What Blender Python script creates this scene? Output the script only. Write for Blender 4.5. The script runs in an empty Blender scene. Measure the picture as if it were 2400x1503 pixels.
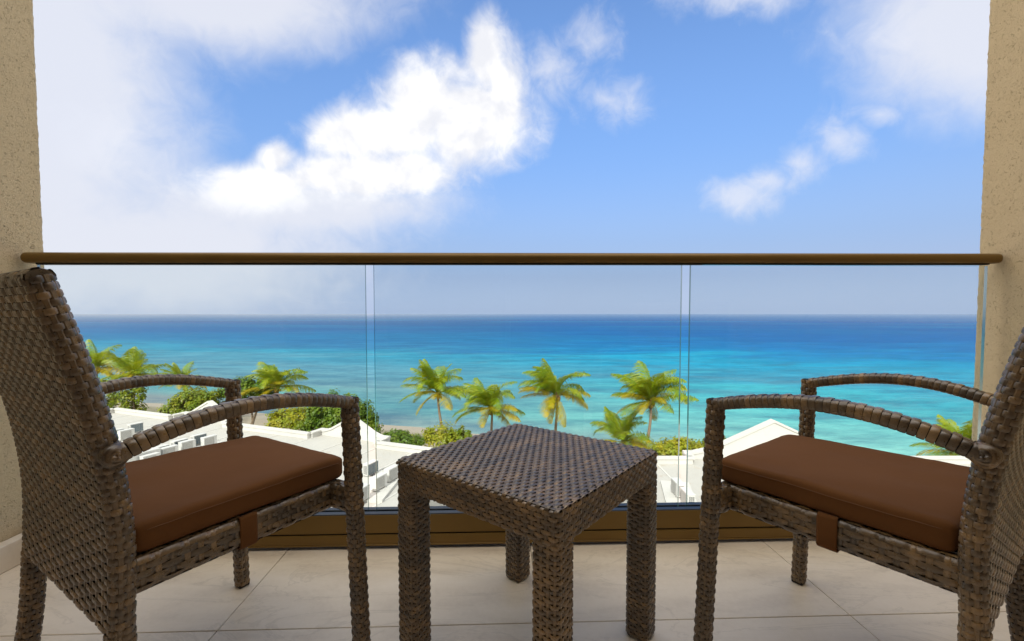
import bpy, bmesh, math, random
from mathutils import Vector, Matrix, noise
R = math.radians
random.seed(7)
scene = bpy.context.scene
C = scene.collection

# ------------------------------------------------------------------ camera
F_PX, PITCH, PCY, CAM_H = 1062.4, 0.0414, 780.0, 0.89
cd = bpy.data.cameras.new('camera'); cam = bpy.data.objects.new('camera', cd); C.objects.link(cam)
cd.sensor_fit = 'HORIZONTAL'; cd.sensor_width = 36.0
cd.lens = 36.0 * F_PX / 2400.0
cd.shift_y = (PCY - 751.5) / 2400.0
cd.clip_start = 0.05; cd.clip_end = 200000.0
cam.location = (0, 0, CAM_H); cam.rotation_euler = (math.pi/2 - PITCH, 0, 0)
scene.camera = cam
scene.render.resolution_x, scene.render.resolution_y = 1024, 641
scene.cycles.use_denoising = True
scene.cycles.max_bounces = 8; scene.cycles.transparent_max_bounces = 16
scene.cycles.sample_clamp_indirect = 6.0
scene.view_settings.view_transform = 'Standard'; scene.view_settings.look = 'None'
scene.view_settings.gamma = 1.0; scene.view_settings.use_curve_mapping = False
scene.view_settings.exposure = 1.55

# ------------------------------------------------------------------ node helpers
class NT:
    def __init__(s, tree): s.t = tree; s.n = tree.nodes; s.l = tree.links
    def new(s, kind, **kw):
        n = s.n.new(kind)
        for k, v in kw.items():
            if hasattr(n, k) and k not in n.inputs: setattr(n, k, v)
        return n
    def link(s, a, b): s.l.new(a, b)
    def val(s, x, sock):
        if isinstance(x, (int, float)): sock.default_value = x
        elif isinstance(x, (tuple, list)):
            d = sock.default_value
            sock.default_value = tuple(x) + ((1.0,) if len(d) == 4 and len(x) == 3 else ())
        else: s.link(x, sock)
    def math(s, op, a, b=0.0, c=None, clamp=False):
        n = s.n.new('ShaderNodeMath'); n.operation = op; n.use_clamp = clamp
        s.val(a, n.inputs[0]); s.val(b, n.inputs[1])
        if c is not None: s.val(c, n.inputs[2])
        return n.outputs[0]
    def vmath(s, op, a, b):
        n = s.n.new('ShaderNodeVectorMath'); n.operation = op
        s.val(a, n.inputs[0]); s.val(b, n.inputs[1])
        return n.outputs['Value'] if op in ('DOT_PRODUCT', 'LENGTH') else n.outputs['Vector']
    def mapr(s, x, a, b, c=0.0, d=1.0, kind='SMOOTHSTEP'):
        n = s.n.new('ShaderNodeMapRange'); n.interpolation_type = kind
        s.val(x, n.inputs[0]); s.val(a, n.inputs[1]); s.val(b, n.inputs[2]); s.val(c, n.inputs[3]); s.val(d, n.inputs[4])
        return n.outputs[0]
    def mix(s, f, a, b, mode='MIX'):
        n = s.n.new('ShaderNodeMix'); n.data_type = 'RGBA'; n.blend_type = mode; n.clamp_factor = True
        s.val(f, n.inputs[0]); s.val(a, n.inputs[6]); s.val(b, n.inputs[7]); return n.outputs[2]
    def noise(s, vec, scale, detail=4, rough=.5, dist=0.0):
        n = s.n.new('ShaderNodeTexNoise'); n.inputs['Scale'].default_value = scale; n.inputs['Detail'].default_value = detail
        n.inputs['Roughness'].default_value = rough; n.inputs['Distortion'].default_value = dist
        if vec is not None: s.link(vec, n.inputs['Vector'])
        return n.outputs['Fac']
    def ramp(s, x, stops):
        n = s.n.new('ShaderNodeValToRGB'); e = n.color_ramp.elements
        while len(e) < len(stops): e.new(0.5)
        for el, (p, c) in zip(e, stops): el.position = p; el.color = tuple(c) + (1.0,)
        s.val(x, n.inputs[0]); return n.outputs['Color']

# ------------------------------------------------------------------ world: Nishita sky with clouds
SUN_EL, SUN_AZ = R(38), R(197)         # compass angle from +Y, clockwise; behind the balcony
world = bpy.data.worlds.new('World'); scene.world = world; world.use_nodes = True
w = NT(world.node_tree); w.n.clear()
sky = w.new('ShaderNodeTexSky'); sky.sky_type = 'NISHITA'; sky.sun_disc = False
sky.sun_elevation = SUN_EL; sky.sun_rotation = SUN_AZ; sky.air_density = 1.0; sky.dust_density = .7; sky.ozone_density = 1.5
geo = w.new('ShaderNodeTexCoord'); DIR = geo.outputs['Generated']
def sky_dir(px, py):
    c, s_ = math.cos(PITCH), math.sin(PITCH); x = (px-1200)/F_PX; u = (PCY-py)/F_PX
    return Vector((x, c + u*s_, -s_ + u*c)).normalized()
sep = w.new('ShaderNodeSeparateXYZ'); w.link(DIR, sep.inputs[0])
yy = w.math('MAXIMUM', sep.outputs[1], .02); EL = sep.outputs[2]
qv = w.new('ShaderNodeCombineXYZ'); w.link(w.math('DIVIDE', sep.outputs[0], yy), qv.inputs[0]); w.link(w.math('DIVIDE', EL, yy), qv.inputs[1]); Q = qv.outputs[0]
n_a = w.noise(DIR, 5.5, 6, .56, .2)
n_b = w.noise(DIR, 21.0, 4, .60, .5)
nz = w.math('SUBTRACT', w.math('ADD', w.math('MULTIPLY', n_a, .60), w.math('MULTIPLY', n_b, .40)), .5)
def blob(px, py, rx, ry):
    c = sky_dir(px, py); a, b = c.x/c.y, c.z/c.y; sx, sy = F_PX/rx, F_PX/ry
    n = w.n.new('ShaderNodeVectorMath'); n.operation = 'MULTIPLY_ADD'; w.link(Q, n.inputs[0]); n.inputs[1].default_value = (sx, sy, 0); n.inputs[2].default_value = (-a*sx, -b*sy, 0)
    return w.math('SUBTRACT', 1.0, w.vmath('LENGTH', n.outputs[0], (0, 0, 0)))
def group(bl, k=.22):
    acc = None
    for b in bl:
        x = blob(*b); acc = x if acc is None else w.math('SMOOTH_MAX', acc, x, k)
    return acc
thick = group([(1105, 280, 190, 165), (985, 225, 150, 135), (1140, 140, 68, 125), (1180, 225, 76, 160), (890, 310, 200, 100),
               (800, 320, 120, 72), (830, 415, 300, 80), (648, 372, 66, 58), (620, 435, 200, 74), (960, 395, 120, 55)], .30)
medium = group([(1290, 165, 120, 98), (1395, 95, 88, 98), (1425, 235, 120, 82), (1735, 462, 125, 58), (1815, 425, 90, 50), (1890, 385, 110, 66), (1960, 325, 100, 85),
                (2065, 270, 85, 40), (270, 330, 240, 120), (2030, 75, 190, 110), (1760, -5, 230, 55)], .3)
veil = group([(60, 250, 520, 640), (520, -10, 520, 185), (300, 600, 760, 215), (2290, 50, 420, 270), (690, 480, 500, 100)], .4)
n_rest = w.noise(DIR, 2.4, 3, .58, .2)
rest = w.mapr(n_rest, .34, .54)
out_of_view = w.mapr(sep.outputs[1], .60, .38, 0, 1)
m_thick = w.mapr(w.math('ADD', thick, w.math('MULTIPLY', nz, 1.45)), -.06, .62)
m_med = w.math('MULTIPLY', w.mapr(w.math('ADD', medium, w.math('MULTIPLY', nz, 3.2)), .08, 1.30), .70)
m_veil = w.math('MULTIPLY', w.mapr(w.math('ADD', veil, w.math('MULTIPLY', nz, .9)), -.05, .70), .90)
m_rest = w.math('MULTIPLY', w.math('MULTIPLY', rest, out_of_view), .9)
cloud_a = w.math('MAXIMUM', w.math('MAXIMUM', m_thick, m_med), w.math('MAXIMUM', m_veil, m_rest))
SKY_S = 0.066
bgcol = w.mix(1.0, sky.outputs['Color'], (SKY_S*.80, SKY_S*1.0, SKY_S*1.25), 'MULTIPLY')
haze = w.mapr(EL, .62, .08, 0, .97, 'LINEAR'); bgcol = w.mix(haze, bgcol, w.mix(w.mapr(EL, .16, .02), w.mix(w.mapr(EL, .36, .12), (.073, .130, .252), (.112, .152, .238)), (.158, .192, .268)))
up_dir = w.vmath('ADD', DIR, (0, 0, .045)); shade = w.mapr(w.math('SUBTRACT', n_a, w.noise(up_dir, 5.5, 4, .56, .2)), -.09, .07)
white_c = w.mix(shade, (.300, .305, .325), (.375, .372, .370))
cloud_c = w.mix(m_thick, (.285, .291, .318), white_c)
cloud_c = w.mix(w.math('MULTIPLY', m_med, w.math('SUBTRACT', 1.0, m_thick)), cloud_c, (.305, .31, .335))
cloud_c = w.mix(w.math('MULTIPLY', m_rest, w.math('SUBTRACT', 1.0, m_thick)), cloud_c, (.98, .91, .78))  # out-of-view clouds, added brighter and warmer than visible ones to light the balcony
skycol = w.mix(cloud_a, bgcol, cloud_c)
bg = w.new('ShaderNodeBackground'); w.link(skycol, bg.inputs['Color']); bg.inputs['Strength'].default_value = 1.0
wo = w.new('ShaderNodeOutputWorld'); w.link(bg.outputs[0], wo.inputs['Surface'])
world.cycles.sampling_method = 'MANUAL'; world.cycles.sample_map_resolution = 256

sl = bpy.data.lights.new('sun', 'SUN'); sl.energy = 2.0; sl.angle = R(.53); sl.color = (1.0, .95, .86)
so = bpy.data.objects.new('sun', sl); C.objects.link(so)
sdir = Vector((math.sin(SUN_AZ)*math.cos(SUN_EL), math.cos(SUN_AZ)*math.cos(SUN_EL), math.sin(SUN_EL)))
so.rotation_euler = (-sdir).to_track_quat('-Z', 'Y').to_euler(); so.location = (0, -10, 30)

# ------------------------------------------------------------------ materials
MATS = {}
def mat(name, fn):
    if name in MATS: return MATS[name]
    m = bpy.data.materials.new(name); m.use_nodes = True
    t = NT(m.node_tree); b = t.n['Principled BSDF']; fn(t, b); MATS[name] = m; return m
def setp(t, b, col=None, rough=None, spec=None, metal=None):
    if col is not None: t.val(col, b.inputs['Base Color'])
    if rough is not None: t.val(rough, b.inputs['Roughness'])
    if spec is not None: t.val(spec, b.inputs['Specular IOR Level'])
    if metal is not None: t.val(metal, b.inputs['Metallic'])
def bump(t, b, h, strength=.3, dist=.002):
    n = t.new('ShaderNodeBump'); n.inputs['Strength'].default_value = strength; n.inputs['Distance'].default_value = dist
    t.link(h, n.inputs['Height']); t.link(n.outputs[0], b.inputs['Normal'])
def oc(t): return t.new('ShaderNodeTexCoord').outputs['Object']
def gp(t): return t.new('ShaderNodeNewGeometry').outputs['Position']

def m_strand(t, b):
    oi = t.new('ShaderNodeObjectInfo').outputs['Random']; p = gp(t)
    n = t.noise(p, 16, 4, .7); n2 = t.noise(p, 120, 3, .6)
    x = t.math('ADD', t.math('MULTIPLY', n, .8), t.math('MULTIPLY', oi, .3))
    col = t.ramp(x, [(.28, (.046, .032, .020)), (.45, (.104, .067, .033)), (.6, (.172, .106, .047)), (.75, (.30, .178, .070))])
    setp(t, b, t.mix(t.math('MULTIPLY', n2, .35), col, (.044, .029, .017)), t.mapr(n2, .3, .7, .25, .40), .9)
    bump(t, b, t.noise(p, 900, 2), .12, .0006)
mat('strand', m_strand)
mat('core', lambda t, b: setp(t, b, (.012, .009, .007), .7, .2))
def m_cushion(t, b):
    p = oc(t); n = t.noise(p, 9, 4, .6); f = t.noise(p, 700, 2, .6)
    n = t.math('ADD', t.math('MULTIPLY', n, .7), t.math('MULTIPLY', t.noise(p, 240, 2, .7), .4)); setp(t, b, t.mix(n, (.108, .043, .013), (.150, .062, .020)), .9, .08)
    b.inputs['Sheen Weight'].default_value = .04
    b.inputs['Sheen Roughness'].default_value = .5
    h = t.math('ADD', t.math('MULTIPLY', f, .25), t.math('MULTIPLY', t.noise(p, 14, 3), 1.0)); bump(t, b, h, .3, .003)
mat('cushion', m_cushion)
mat('stitch', lambda t, b: setp(t, b, (.150, .060, .018), .8))
def m_bronze(t, b):
    p = oc(t); n = t.noise(p, 6, 4, .6); v = t.new('ShaderNodeMapping'); v.inputs['Scale'].default_value = (2, 300, 300); t.link(p, v.inputs[0])
    s_ = t.noise(v.outputs[0], 1.5, 3); setp(t, b, t.mix(n, (.165, .092, .016), (.205, .118, .024)), t.mapr(s_, .3, .7, .34, .46), .5, .35)
mat('bronze', m_bronze)
mat('gasket', lambda t, b: setp(t, b, (.018, .020, .028), .35, .5))
mat('black', lambda t, b: setp(t, b, (.012, .010, .008), .6, .3))
def m_glass(t, b):
    o = t.n['Material Output']; tr = t.new('ShaderNodeBsdfTransparent'); tr.inputs[0].default_value = (.925, .957, .962, 1)
    gl = t.new('ShaderNodeBsdfGlossy'); gl.inputs['Roughness'].default_value = .0; gl.inputs[0].default_value = (1, 1, 1, 1)
    lw = t.new('ShaderNodeLayerWeight'); lw.inputs[0].default_value = .5; fr = t.math('ADD', .022, t.math('MULTIPLY', t.math('POWER', lw.outputs['Facing'], 5.0), .9))
    mx = t.new('ShaderNodeMixShader'); t.link(fr, mx.inputs[0]); t.link(tr.outputs[0], mx.inputs[1]); t.link(gl.outputs[0], mx.inputs[2])
    df = t.new('ShaderNodeBsdfDiffuse'); df.inputs[0].default_value = (.8, .8, .78, 1); p = gp(t)
    dust = t.math('ADD', t.math('MULTIPLY', t.mapr(t.noise(p, 2.2, 5, .65, 1.2), .45, .75), .008), t.math('MULTIPLY', t.mapr(t.noise(p, 260, 2), .72, .78), .06))
    m2 = t.new('ShaderNodeMixShader'); t.link(dust, m2.inputs[0]); t.link(mx.outputs[0], m2.inputs[1]); t.link(df.outputs[0], m2.inputs[2])
    t.n.remove(b); t.link(m2.outputs[0], o.inputs['Surface'])
mat('glass', m_glass)
def m_gedge(t, b):
    setp(t, b, (.10, .22, .21), .08, .8); b.inputs['Transmission Weight'].default_value = .35; b.inputs['IOR'].default_value = 1.5
mat('glass_edge', m_gedge)
def m_tile(t, b):
    p = gp(t); oi = t.new('ShaderNodeObjectInfo').outputs['Random']
    mp = t.new('ShaderNodeMapping'); mp.inputs['Rotation'].default_value = (0, 0, .35); mp.inputs['Scale'].default_value = (1, 3.2, 1); t.link(p, mp.inputs[0])
    a = t.noise(mp.outputs[0], 3.0, 7, .62, .6); f = t.noise(p, 60, 5, .65); vein = t.noise(mp.outputs[0], 1.6, 6, .6, 1.2)
    v = t.mapr(t.math('ABSOLUTE', t.math('SUBTRACT', vein, .5)), 0, .018, 1, 0)
    x = t.math('ADD', t.math('MULTIPLY', a, .8), t.math('MULTIPLY', f, .25)); x = t.math('ADD', x, t.math('MULTIPLY', oi, .06))
    col = t.ramp(x, [(.32, (.60, .495, .375)), (.55, (.73, .625, .495)), (.75, (.79, .69, .57))])
    dirt = t.mapr(t.noise(p, 900, 2), .76, .80)
    col = t.mix(t.math('MULTIPLY', v, .22), col, (.38, .31, .23)); col = t.mix(t.math('MULTIPLY', dirt, .4), col, (.2, .16, .12))
    setp(t, b, col, t.mapr(a, .3, .7, .34, .5), .45); bump(t, b, t.math('ADD', f, t.math('MULTIPLY', a, .6)), .10, .0015)
mat('tile', m_tile)
mat('grout', lambda t, b: setp(t, b, (.43, .34, .235), .9, .2))
def m_stucco(t, b):
    p = gp(t); n = t.noise(p, 5, 4, .6); big = t.noise(p, 1.1, 3)
    vo = t.new('ShaderNodeTexVoronoi'); vo.feature = 'SMOOTH_F1'; vo.inputs['Scale'].default_value = 105
    wv = t.vmath('ADD', p, t.vmath('MULTIPLY', t.new('ShaderNodeTexNoise').outputs['Color'], (.02, .02, .02))); t.link(wv, vo.inputs['Vector'])
    g = t.noise(p, 190, 3, .6, 1.0); pits = t.mapr(t.noise(p, 70, 4, .6, 2.2), .60, .68)
    h = t.math('SUBTRACT', t.math('ADD', t.math('MULTIPLY', g, .9), t.math('MULTIPLY', vo.outputs['Distance'], .25)), t.math('MULTIPLY', pits, .55))
    col = t.mix(n, (.57, .44, .265), (.65, .51, .325)); col = t.mix(t.math('MULTIPLY', t.mapr(big, .5, .75), .3), col, (.53, .41, .25))
    col = t.mix(t.math('MULTIPLY', pits, .42), col, (.34, .25, .14))
    setp(t, b, col, .92, .15); bump(t, b, h, 1.0, .0045)
mat('stucco', m_stucco)
def m_facade(t, b):
    n = t.noise(oc(t), 2, 5); setp(t, b, t.mix(n, (.20, .155, .105), (.26, .205, .14)), .85)
mat('facade', m_facade)
def m_white(t, b):
    p = gp(t); n = t.noise(p, .7, 6, .62); f = t.noise(p, 6, 5, .65); st = t.mapr(t.noise(p, 1.6, 7, .7, 1.0), .56, .74)
    col = t.mix(n, (.44, .425, .39), (.52, .505, .475)); col = t.mix(t.math('MULTIPLY', st, .38), col, (.40, .33, .25))
    setp(t, b, col, .75, .25); bump(t, b, f, .2, .02)
mat('white_render', m_white)
def m_roof(t, b):
    p = gp(t); n = t.noise(p, .45, 6, .62); f = t.noise(p, 5, 5, .65); st = t.mapr(t.noise(p, .9, 7, .7, 1.2), .55, .72)
    col = t.mix(n, (.36, .342, .31), (.43, .415, .385)); col = t.mix(t.math('MULTIPLY', st, .6), col, (.34, .27, .195))
    setp(t, b, col, .8, .2); bump(t, b, f, .2, .02)
mat('roof_membrane', m_roof)
mat('unit_white', lambda t, b: setp(t, b, t.mix(t.noise(gp(t), 5, 4), (.46, .45, .42), (.54, .53, .51)), .45))
mat('unit_grey', lambda t, b: setp(t, b, (.30, .29, .27), .5))
mat('coil', lambda t, b: setp(t, b, t.mix(t.noise(gp(t), 30, 3), (.025, .060, .085), (.05, .10, .13)), .4, .5))
mat('pipe', lambda t, b: setp(t, b, (.03, .03, .032), .6))
def m_ground(t, b):
    p = gp(t); n = t.noise(p, .12, 6, .6); f = t.noise(p, 2.2, 5, .6)
    col = t.mix(t.mapr(n, .42, .6), (.30, .255, .19), (.07, .085, .03)); sepz = t.new('ShaderNodeSeparateXYZ'); t.link(p, sepz.inputs[0])
    col = t.mix(t.mapr(sepz.outputs[2], -13.6, -14.3), col, (.33, .29, .235)); col = t.mix(t.math('MULTIPLY', f, .5), col, (.20, .17, .13))
    setp(t, b, col, .95, .1); bump(t, b, f, .5, .1)
mat('ground', m_ground)
def m_water(t, b):
    p = gp(t); sp = t.new('ShaderNodeSeparateXYZ'); t.link(p, sp.inputs[0]); X, Y = sp.outputs[0], sp.outputs[1]
    mp = t.new('ShaderNodeMapping'); mp.inputs['Rotation'].default_value = (0, 0, -.18); mp.inputs['Scale'].default_value = (.011, .030, .02); t.link(p, mp.inputs[0])
    patch = t.noise(mp.outputs[0], 1.0, 7, .62, .8)
    mp2 = t.new('ShaderNodeMapping'); mp2.inputs['Rotation'].default_value = (0, 0, -.12); mp2.inputs['Scale'].default_value = (.0016, .006, .02); t.link(p, mp2.inputs[0])
    far = t.noise(mp2.outputs[0], 1.0, 6, .6, .5)
    # distance from the shoreline, which runs obliquely to the balcony
    d = t.math('ADD', t.math('ADD', Y, t.math('MULTIPLY', X, .35)), -55.7)
    d = t.math('MULTIPLY', t.math('MAXIMUM', d, 1.0), t.mapr(patch, .25, .75, .62, 1.45, 'LINEAR'))
    q = t.math('DIVIDE', t.math('LOGARITHM', d, 10.0), 4.0)
    LFT = [(.0, (.34, .30, .24)), (.13, (.30, .29, .25)), (.22, (.21, .225, .22)), (.30, (.12, .30, .29)), (.37, (.16, .27, .28)), (.44, (.10, .25, .31)),
           (.50, (.040, .255, .35)), (.545, (.028, .16, .30)), (.60, (.022, .115, .27)), (.70, (.016, .085, .22)), (.85, (.014, .075, .20)), (1.0, (.02, .09, .21))]
    RGT = [(.0, (.36, .52, .42)), (.15, (.32, .52, .43)), (.28, (.24, .49, .42)), (.38, (.12, .43, .41)), (.43, (.055, .34, .38)), (.48, (.05, .27, .37)),
           (.525, (.012, .28, .42)), (.56, (.010, .17, .36)), (.62, (.010, .105, .30)), (.72, (.008, .080, .25)), (.82, (.008, .075, .23)), (1.0, (.016, .085, .22))]
    side = t.mapr(t.math('ADD', X, t.math('MULTIPLY', t.math('SUBTRACT', patch, .5), 60)), -35, 55)
    col = t.mix(side, t.ramp(q, LFT), t.ramp(q, RGT))
    mp3 = t.new('ShaderNodeMapping'); mp3.inputs['Rotation'].default_value = (0, 0, -.3); mp3.inputs['Scale'].default_value = (.035, .085, .05); t.link(p, mp3.inputs[0])
    patch2 = t.noise(mp3.outputs[0], 1.0, 5, .65, 1.0)
    reef = t.mapr(t.math('ADD', t.math('MULTIPLY', patch, .6), t.math('MULTIPLY', patch2, .4)), .49, .61); shallow = t.mapr(q, .57, .5)
    col = t.mix(t.math('MULTIPLY', t.math('MULTIPLY', reef, shallow), .62), col, (.095, .185, .225))
    lane = t.mapr(far, .45, .62); col = t.mix(t.math('MULTIPLY', t.math('MULTIPLY', lane, t.mapr(q, .52, .6)), .55), col, (.012, .16, .30))
    mw = t.new('ShaderNodeMapping'); mw.inputs['Rotation'].default_value = (0, 0, -.15); mw.inputs['Scale'].default_value = (.35, 1.0, 1.0); t.link(p, mw.inputs[0])
    w1 = t.noise(mw.outputs[0], .75, 7, .72, .3); w2 = t.noise(mw.outputs[0], .16, 5, .6, .2)
    ch = t.mapr(t.math('ADD', t.math('MULTIPLY', w1, .45), t.math('MULTIPLY', w2, .55)), .41, .59, 0, 1, 'LINEAR')
    col = t.mix(1.0, col, (.70, .84, .90), 'MULTIPLY'); setp(t, b, t.mix(t.math('MULTIPLY', ch, .75), col, t.mix(.6, col, (.006, .05, .12))), 1.0, 0.0)
    b.inputs['IOR'].default_value = 1.33
    bump(t, b, t.math('ADD', t.math('MULTIPLY', w1, .5), w2), .9, .5)
    gl = t.new('ShaderNodeBsdfGlossy'); gl.inputs['Roughness'].default_value = .25; bn = [n for n in t.n if n.type == 'BUMP'][0]; t.link(bn.outputs[0], gl.inputs['Normal'])
    lw = t.new('ShaderNodeLayerWeight'); lw.inputs[0].default_value = .5
    fac = t.math('ADD', t.math('ADD', .012, t.math('MULTIPLY', t.math('POWER', lw.outputs['Facing'], 7.0), .10)), t.math('MULTIPLY', t.math('POWER', lw.outputs['Facing'], 110.0), .75))
    mx = t.new('ShaderNodeMixShader'); t.link(fac, mx.inputs[0]); t.link(b.outputs[0], mx.inputs[1]); t.link(gl.outputs[0], mx.inputs[2]); t.link(mx.outputs[0], t.n['Material Output'].inputs['Surface'])
mat('water', m_water)
def m_leaf(name, lo, hi, yel, ya):
    def fn(t, b):
        p = gp(t); n = t.noise(p, 1.1, 3, .6); f = t.noise(p, 7, 2, .5)
        col = t.mix(f, lo, hi); col = t.mix(t.math('MULTIPLY', t.mapr(n, .42, .62), ya), col, yel)
        o = t.n['Material Output']; setp(t, b, col, .42, .4)
        tl = t.new('ShaderNodeBsdfTranslucent'); t.link(t.mix(.5, col, yel), tl.inputs[0])
        mx = t.new('ShaderNodeMixShader'); mx.inputs[0].default_value = .42; t.link(b.outputs[0], mx.inputs[1]); t.link(tl.outputs[0], mx.inputs[2]); t.link(mx.outputs[0], o.inputs['Surface'])
    return mat(name, fn)
m_leaf('leaf_green', (.05, .11, .006), (.12, .21, .008), (.24, .27, .008), .35)
m_leaf('leaf_yellow', (.14, .20, .006), (.29, .32, .008), (.44, .34, .008), .5)
m_leaf('leaf_mixed', (.08, .14, .006), (.18, .25, .008), (.34, .30, .008), .5)
m_leaf('frond', (.085, .175, .005), (.22, .32, .006), (.44, .42, .006), .45)
m_leaf('frond_old', (.24, .23, .008), (.44, .37, .010), (.52, .36, .012), .5)
def m_bark(t, b):
    p = oc(t); n = t.noise(p, 3, 4); wv = t.new('ShaderNodeTexWave'); wv.bands_direction = 'Z'; wv.inputs['Scale'].default_value = 2.2; wv.inputs['Distortion'].default_value = 1.5; t.link(p, wv.inputs[0])
    setp(t, b, t.mix(t.math('MULTIPLY', wv.outputs['Fac'], n), (.27, .20, .135), (.13, .09, .06)), .9, .1); bump(t, b, wv.outputs['Fac'], .4, .03)
mat('bark', m_bark)
mat('coconut', lambda t, b: setp(t, b, t.mix(t.noise(gp(t), 5, 2), (.25, .13, .02), (.34, .24, .03)), .6))
mat('fibre', lambda t, b: setp(t, b, (.17, .095, .04), .95))

# ------------------------------------------------------------------ object helpers
def tag(o, label=None, cat=None, group=None, kind=None):
    if label: o['label'] = label
    if cat: o['category'] = cat
    if group: o['group'] = group
    if kind: o['kind'] = kind
    return o
def empty(name, loc=(0, 0, 0), rz=0.0):
    o = bpy.data.objects.new(name, None); C.objects.link(o); o.location = loc; o.rotation_euler = (0, 0, rz); return o
def link(name, me, parent=None, m=None):
    if m:
        for k in (m if isinstance(m, (list, tuple)) else [m]): me.materials.append(MATS[k])
    o = bpy.data.objects.new(name, me); C.objects.link(o)
    if parent is not None: o.parent = parent
    return o
def pyd(name, verts, faces, m=None, parent=None, smooth=False, fm=None):
    me = bpy.data.meshes.new(name); me.from_pydata([tuple(v) for v in verts], [], faces)
    if smooth: me.shade_smooth()
    if fm: me.polygons.foreach_set('material_index', fm)
    me.update(); return link(name, me, parent, m)
def from_bm(name, bm, m=None, parent=None, smooth=False):
    me = bpy.data.meshes.new(name); bm.normal_update(); bm.to_mesh(me); bm.free()
    if smooth: me.shade_smooth()
    return link(name, me, parent, m)
def bm_box(bm, x0, x1, y0, y1, z0, z1, bev=0.0, seg=2, M=None):
    r = bmesh.ops.create_cube(bm, size=1.0); vs = r['verts']
    for v in vs:
        v.co.x = x0 if v.co.x < 0 else x1; v.co.y = y0 if v.co.y < 0 else y1; v.co.z = z0 if v.co.z < 0 else z1
    if bev > 0:
        es = list({e for v in vs for e in v.link_edges}); r2 = bmesh.ops.bevel(bm, geom=es, offset=bev, segments=seg, affect='EDGES', profile=.5)
        vs = list(set(r2['verts']) | {v for v in vs if v.is_valid})
    if M is not None: bmesh.ops.transform(bm, matrix=M, verts=[v for v in vs if v.is_valid])
def box(name, x0, x1, y0, y1, z0, z1, m, parent=None, bev=0.0, seg=2, smooth=False):
    bm = bmesh.new(); bm_box(bm, x0, x1, y0, y1, z0, z1, bev, seg); return from_bm(name, bm, m, parent, smooth)
def tube(path, radii, n=8, cap=True):
    vs, fs = [], []; path = [Vector(p) for p in path]
    for i, p in enumerate(path):
        t = (path[min(i+1, len(path)-1)] - path[max(i-1, 0)]).normalized(); a = t.cross(Vector((0, 1, .13))).normalized(); b = t.cross(a)
        for k in range(n):
            th = 2*math.pi*k/n; vs.append(p + (a*math.cos(th) + b*math.sin(th))*radii[i])
    for i in range(len(path)-1):
        for k in range(n): fs.append((i*n+k, i*n+(k+1) % n, (i+1)*n+(k+1) % n, (i+1)*n+k))
    if cap: fs.append(tuple(range(n-1, -1, -1))); fs.append(tuple((len(path)-1)*n+k for k in range(n)))
    return vs, fs
def copy_tree(o, parent=None):
    c = o.copy(); C.objects.link(c); c.parent = parent
    for ch in list(o.children): copy_tree(ch, c)
    return c
def at_z(px, py, z):
    c, s_ = math.cos(PITCH), math.sin(PITCH); x = (px-1200)/F_PX; u = (PCY-py)/F_PX
    d = Vector((x, c + u*s_, -s_ + u*c)); return d*((z-CAM_H)/d.z) + Vector((0, 0, CAM_H))
def at_y(px, py, Y):
    c, s_ = math.cos(PITCH), math.sin(PITCH); x = (px-1200)/F_PX; u = (PCY-py)/F_PX
    d = Vector((x, c + u*s_, -s_ + u*c)); return d*(Y/d.y) + Vector((0, 0, CAM_H))

# ================================================================== the setting: sea, ground
SEA, GROUND, ROOF = -15.0, -13.2, -7.7
def shore(x): return 55.7 - .35*x
me = bpy.data.meshes.new('sea'); L = 90000.0
sea = pyd('sea', [(-L, -400, SEA), (L, -400, SEA), (L, L, SEA), (-L, L, SEA)], [(0, 1, 2, 3)], 'water'); tag(sea, kind='structure')
vs, fs = [], []; xs = [-240 + 5*i for i in range(97)]; ys = [-60 + 3.0*j for j in range(60)]
for y in ys:
    for x in xs:
        d = shore(x) - y; h = GROUND - 2.6*max(0, min(1, (9 - d)/16.0)) + .25*noise.noise((x*.2, y*.2, 0))*(1 if d < 14 else .5)
        vs.append((x, y, h))
nx = len(xs)
for j in range(len(ys)-1):
    for i in range(nx-1): fs.append((j*nx+i, j*nx+i+1, (j+1)*nx+i+1, (j+1)*nx+i))
tag(pyd('ground', vs, fs, 'ground', smooth=True), kind='structure')

# ================================================================== balcony (rotated by a small yaw about the camera's foot)
YAW = .036
bal = Matrix.Rotation(YAW, 4, 'Z')
def put(o): o.matrix_basis = bal @ o.matrix_basis; return o
U0, U1, VG = -1.735, 2.0, 1.735          # wall faces, glass plane
# floor slab with tiles
floor = box('balcony_floor', U0-.3, U1+.3, -1.2, 1.80, -.25, -.012, 'grout'); tag(floor, kind='structure'); put(floor)
P = .915
for i in range(-2, 3):
    for j in range(-2, 2):
        x0 = .131 + P*i; y0 = 1.2675 + P*j - P*0
        x1 = x0 + P; y1 = y0 + P; g = .0012
        if x0 > U1 or x1 < U0 or y0 > VG or y1 < -1.1: continue
        x0c, x1c, y1c, y0c = max(x0, U0), min(x1, U1), min(y1, VG+.03), max(y0, -1.1)
        box('tile', x0c+g, x1c-g, y0c+g, y1c-g, -.011, 0.0, 'tile', floor, .0012, 1)
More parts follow.
